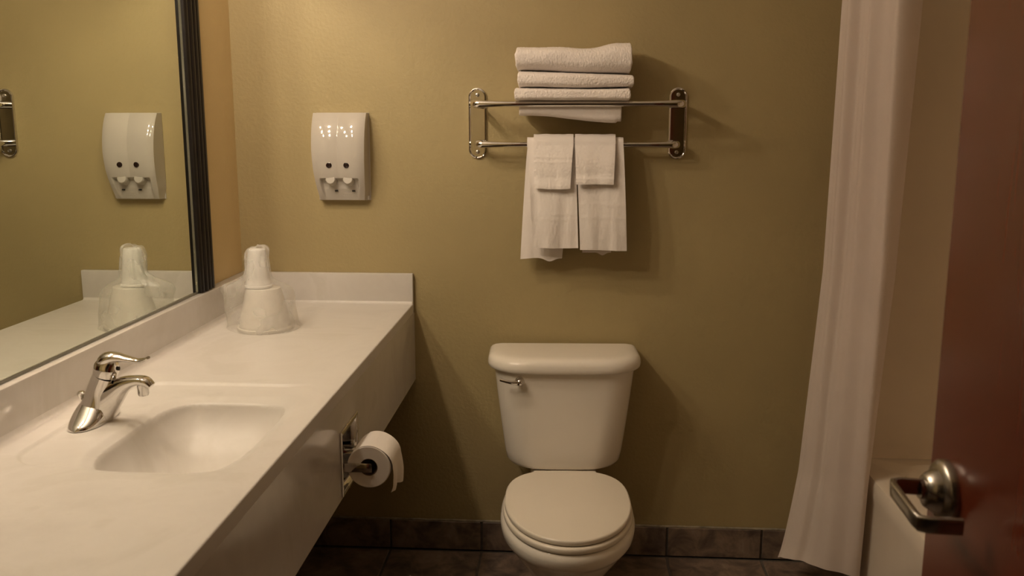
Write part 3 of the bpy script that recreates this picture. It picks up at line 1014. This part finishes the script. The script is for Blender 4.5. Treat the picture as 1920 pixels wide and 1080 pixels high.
# ------------------------------------------------------------------ cloths hanging over the lower bar
def drape(name, label, group, top_x, front, back_, r_in, thick, seed, mat, wave=0.003, bands=(), curl=0.0):
    """top_x=(xl,xr) at the bar; front/back=(xl,xr,z) at the two hems."""
    bm = bmesh.new()
    NT1, NA2, NT2, NU = 60, 14, 50, 60
    zt = B2Z
    path = []
    for i in range(NT1):
        t = i / NT1
        path.append(('f', t))
    for i in range(NA2 + 1):
        path.append(('a', i / NA2))
    for i in range(1, NT2 + 1):
        path.append(('b', i / NT2))
    def surf(off):
        rows = []
        for kind, t in path:
            row = []
            for j in range(NU + 1):
                u = j / NU
                if kind == 'f':
                    k = (1 - t) ** 0.85
                    xl, xr = lerp(top_x[0], front[0], k), lerp(top_x[1], front[1], k)
                    x = lerp(xl, xr, u)
                    z = lerp(zt, front[2], 1 - t)
                    w = wave * (1 - t) ** 0.7 * (1.5 * nz(x * 17 + seed, 0.3, z * 4) + 0.45 * nz(x * 44 + seed, z * 7, 1)) + 0.0006 * nz(x * 160, z * 160, seed)
                    bd = sum(0.0012 * math.exp(-((z - bz) / 0.0035) ** 2) for bz in bands)
                    y = B2Y - (r_in + off) + w * 1.6 - bd - 0.020 * math.sin(PI * min(1.0, (1 - t) * 0.75)) - curl * sstep(0.30, 0.0, t)
                    z += 0.004 * nz(x * 9, seed, 4) * (1 - t)
                elif kind == 'a':
                    a = PI * t
                    x = lerp(top_x[0], top_x[1], u)
                    y = B2Y - (r_in + off) * math.cos(a)
                    z = zt + (r_in + off) * math.sin(a) + 0.0016 * nz(x * 40, seed, 2) * math.sin(a)
                else:
                    k = t ** 0.85
                    xl, xr = lerp(top_x[0], back_[0], k), lerp(top_x[1], back_[1], k)
                    x = lerp(xl, xr, u)
                    z = lerp(zt, back_[2], t)
                    y = B2Y + (r_in + off) + min(0.0, wave * t * 1.2 * nz(x * 25 + seed, 3, z * 5))
                    z += (0.006 * nz(x * 14, seed, 8) - 0.009 * math.exp(-((u - 0.70) / 0.14) ** 2)) * t
                edge = 1.0
                row.append(Vector((x, y, z)))
            rows.append(row)
        return rows
    outer, inner = surf(thick), surf(0.0)
    ov = [[bm.verts.new(p) for p in r] for r in outer]
    iv = [[bm.verts.new(p) for p in r] for r in inner]
    n = len(ov)
    for a in range(n - 1):
        for j in range(NU):
            bm.faces.new((ov[a][j], ov[a][j + 1], ov[a + 1][j + 1], ov[a + 1][j]))
            bm.faces.new((iv[a][j + 1], iv[a][j], iv[a + 1][j], iv[a + 1][j + 1]))
        bm.faces.new((ov[a][0], ov[a + 1][0], iv[a + 1][0], iv[a][0]))
        bm.faces.new((ov[a + 1][NU], ov[a][NU], iv[a][NU], iv[a + 1][NU]))
    for j in range(NU):
        bm.faces.new((ov[0][j + 1], ov[0][j], iv[0][j], iv[0][j + 1]))
        bm.faces.new((ov[-1][j], ov[-1][j + 1], iv[-1][j + 1], iv[-1][j]))
    o = link_mesh(name, bm, mat, None, True, True)
    c = Vector((lerp(top_x[0], top_x[1], 0.5), B2Y, B2Z))
    o.data.transform(Matrix.Translation(-c))
    o.location = c
    return tag(o, label, 'towel' if 'hand' in name else 'washcloth', group)
drape('hand_towel', 'left white hand towel hanging over the lower rack bar, longer behind', 'hand towels on the lower bar',
      (-0.144, 0.0035), (-0.124, 0.0165, 1.064), (-0.166, -0.034, 1.024), 0.0105, 0.0115, 5.0, M['terry_thin'], 0.004, (1.17, 1.155))
drape('hand_towel', 'right white hand towel hanging over the lower rack bar, squarer hem', 'hand towels on the lower bar',
      (0.0055, 0.150), (0.0225, 0.1665, 1.058), (0.030, 0.120, 1.045), 0.0105, 0.0115, 17.0, M['terry_thin'], 0.004, (1.20, 1.16))
drape('washcloth', 'left white washcloth folded over the rack bar on top of the longer towel', 'washcloths on the lower bar',
      (-0.124, -0.002), (-0.119, -0.010, 1.250), (-0.115, -0.012, 1.27), 0.0230, 0.009, 31.0, M['terry_thin'], 0.003, (1.33, 1.345), 0.010)
drape('washcloth', 'right white washcloth folded over the rack bar, shorter with puckered hem', 'washcloths on the lower bar',
      (0.0025, 0.126), (0.0075, 0.1215, 1.263), (0.008, 0.118, 1.27), 0.0230, 0.009, 47.0, M['terry_thin'], 0.0045, (1.28,), 0.011)

# ------------------------------------------------------------------ paper holder and roll
ph = thing('paper_holder', 'recessed chrome toilet paper holder set in the counter apron', 'paper holder', (CX, -0.9175, 0.686))
PO = Vector((CX, -0.9175, 0.686))
# flange frame
def rect_ring(hy, hz, x):
    return [Vector((x, sy * hy, sz * hz)) for sy, sz in ((-1, -1), (1, -1), (1, 1), (-1, 1))]
bm = bmesh.new()
prof = [(0.0800, 0.0768, 0.0004), (0.0800, 0.0768, 0.0030), (0.0785, 0.0753, 0.0042), (0.0735, 0.0703, 0.0042), (0.0725, 0.0693, 0.0030), (0.0690, 0.0655, 0.0030), (0.0665, 0.0630, 0.0005), (0.0640, 0.0605, -0.012), (0.0600, 0.0570, -0.034), (0.0520, 0.0500, -0.046)]
rr = [[bm.verts.new(p) for p in rect_ring(a, b2, x)] for a, b2, x in prof]
for a, b2 in zip(rr[:-1], rr[1:]):
    for i in range(4):
        j = (i + 1) % 4
        bm.faces.new((a[i], a[j], b2[j], b2[i]))
bm.faces.new(rr[-1])
o = link_mesh('recessed_box', bm, M['chrome'], ph, True)
RC = Vector((-0.4585, -0.9300, 0.6775))
for sgn in (-1, 1):
    yy = RC.y - PO.y + sgn * 0.0570
    hz = 0.0105
    z = RC.z - PO.z
    bm = bmesh.new()
    add_box(bm, (-0.030, yy - 0.0022, z - hz), (RC.x - PO.x + 0.008, yy + 0.0022, z + hz), 0.0012, 2)
    link_mesh('support_arm', bm, M['chrome'], ph)
tube('roller', [(RC.x - PO.x, RC.y - PO.y - 0.056, RC.z - PO.z), (RC.x - PO.x, RC.y - PO.y + 0.056, RC.z - PO.z)], 0.0075, M['chrome'], ph, 16)
rl = thing('toilet_paper_roll', 'white toilet paper roll on the chrome holder with a loose hanging sheet', 'toilet paper', RC)
RRAD = 0.0500
lathe('roll', [(0.0205, -0.0525), (RRAD - 0.002, -0.0525), (RRAD, -0.0505), (RRAD, 0.0505), (RRAD - 0.002, 0.0525), (0.0205, 0.0525)], M['paper'], rl, (0, 0, 0), 72, 'y', cap=False)
lathe('core', [(0.0205, -0.0527), (0.0195, -0.0527), (0.0195, 0.0527), (0.0205, 0.0527)], M['cardboard'], rl, (0, 0, 0), 40, 'y', cap=False)
# loose sheet wraps over the top and hangs on the room side, slightly skewed and folded
bm = bmesh.new()
pth = []
for i in range(22):
    a = lerp(PI * 0.62, 0.02, i / 21)
    rr_ = RRAD + 0.0008 + 0.0045 * sstep(0.45, 1.0, i / 21)
    pth.append((rr_ * math.cos(a), rr_ * math.sin(a)))
for i in range(1, 16):
    t = i / 15
    pth.append((RRAD + 0.0055 + 0.004 * math.sin(t * 2.2) - 0.006 * t * t, -0.062 * t))
rows = []
for k, (px, pz) in enumerate(pth):
    row = []
    hang = max(0.0, (k - 21) / 15)
    for j in range(13):
        v = j / 12
        y = lerp(-0.0515, 0.0515, v)
        xx = px + hang * (0.006 * math.sin(v * 2.4 * PI + 0.6) + 0.002 * nz(v * 5, k * 0.2, 1))
        zz = pz + hang * (0.010 * math.sin(v * PI * 1.3 + 0.4) - 0.002)
        if j == 0 and hang > 0:
            xx -= 0.006 * hang
        row.append(bm.verts.new((xx, y, zz)))
    rows.append(row)
for a, b2 in zip(rows[:-1], rows[1:]):
    for i in range(12):
        bm.faces.new((a[i], a[i + 1], b2[i + 1], b2[i]))
link_mesh('loose_sheet', bm, M['paper'], rl, True, False)

# ------------------------------------------------------------------ door
dr = bpy.data.objects.new('door_1', None)
COL.objects.link(dr)
dr.location = (0.478, YF + 0.02, 0.0)
structure(dr)
DRO = Vector((0.478, YF + 0.02, 0.0))
DY1 = -1.798
DFX = 0.460
box('door_leaf', Vector((DFX, YF + 0.022, 0.008)) - DRO, Vector((DFX + 0.036, DY1, 2.04)) - DRO, M['mahogany'], dr, 0.0012, 1)
dh = bpy.data.objects.new('door_handle', None)
COL.objects.link(dh)
dh.parent = dr
HC = Vector((DFX, -1.855, 1.011))
dh.location = HC - DRO
lathe('rose', [(0.0390, 0.0), (0.0390, -0.008), (0.0365, -0.0115), (0.0275, -0.0145), (0.0255, -0.020), (0.0200, -0.028), (0.0160, -0.0295), (0.0005, -0.0295)], M['brushed'], dh, (0, 0, 0), 44, 'x')
bm = bmesh.new()
add_tube(bm, [(-0.018, 0, 0.002), (-0.0345, 0, 0.002)], [0.0125, 0.0120], 24)
link_mesh('neck', bm, M['brushed'], dh)
bm = bmesh.new()
lp = [Vector((-0.020, 0.0, 0.004)), Vector((-0.058, 0.0, 0.006)), Vector((-0.0665, -0.0035, 0.006)), Vector((-0.069, -0.012, 0.0055)),
      Vector((-0.069, -0.085, 0.001)), Vector((-0.0675, -0.0945, 0.000)), Vector((-0.0595, -0.100, 0.000)), Vector((-0.024, -0.1045, 0.001))]
lpath = [lp[0]] + [lerp(lp[0], lp[1], k / 3) for k in (1, 2, 3)] + [lp[2], lp[3]] + [lerp(lp[3], lp[4], k / 5) for k in (1, 2, 3, 4, 5)] + [lp[5], lp[6]] + [lerp(lp[6], lp[7], k / 3) for k in (1, 2, 3)]
add_tube(bm, lpath, (0.0042, 0.0100), 20, Vector((0, 0, 1)), True, 4.0)
link_mesh('lever', bm, M['brushed'], dh)
for z in (0.25, 1.05, 1.82):
    tube('hinge', [Vector((DFX - 0.006, YF + 0.020, z - 0.045)) - DRO, Vector((DFX - 0.006, YF + 0.020, z + 0.045)) - DRO], 0.0055, M['brushed'], dr, 14)
box('latch_plate', Vector((DFX + 0.006, DY1 + 0.0001, 0.975)) - DRO, Vector((DFX + 0.031, DY1 + 0.0015, 1.033)) - DRO, M['brushed'], dr, 0.0005, 1)
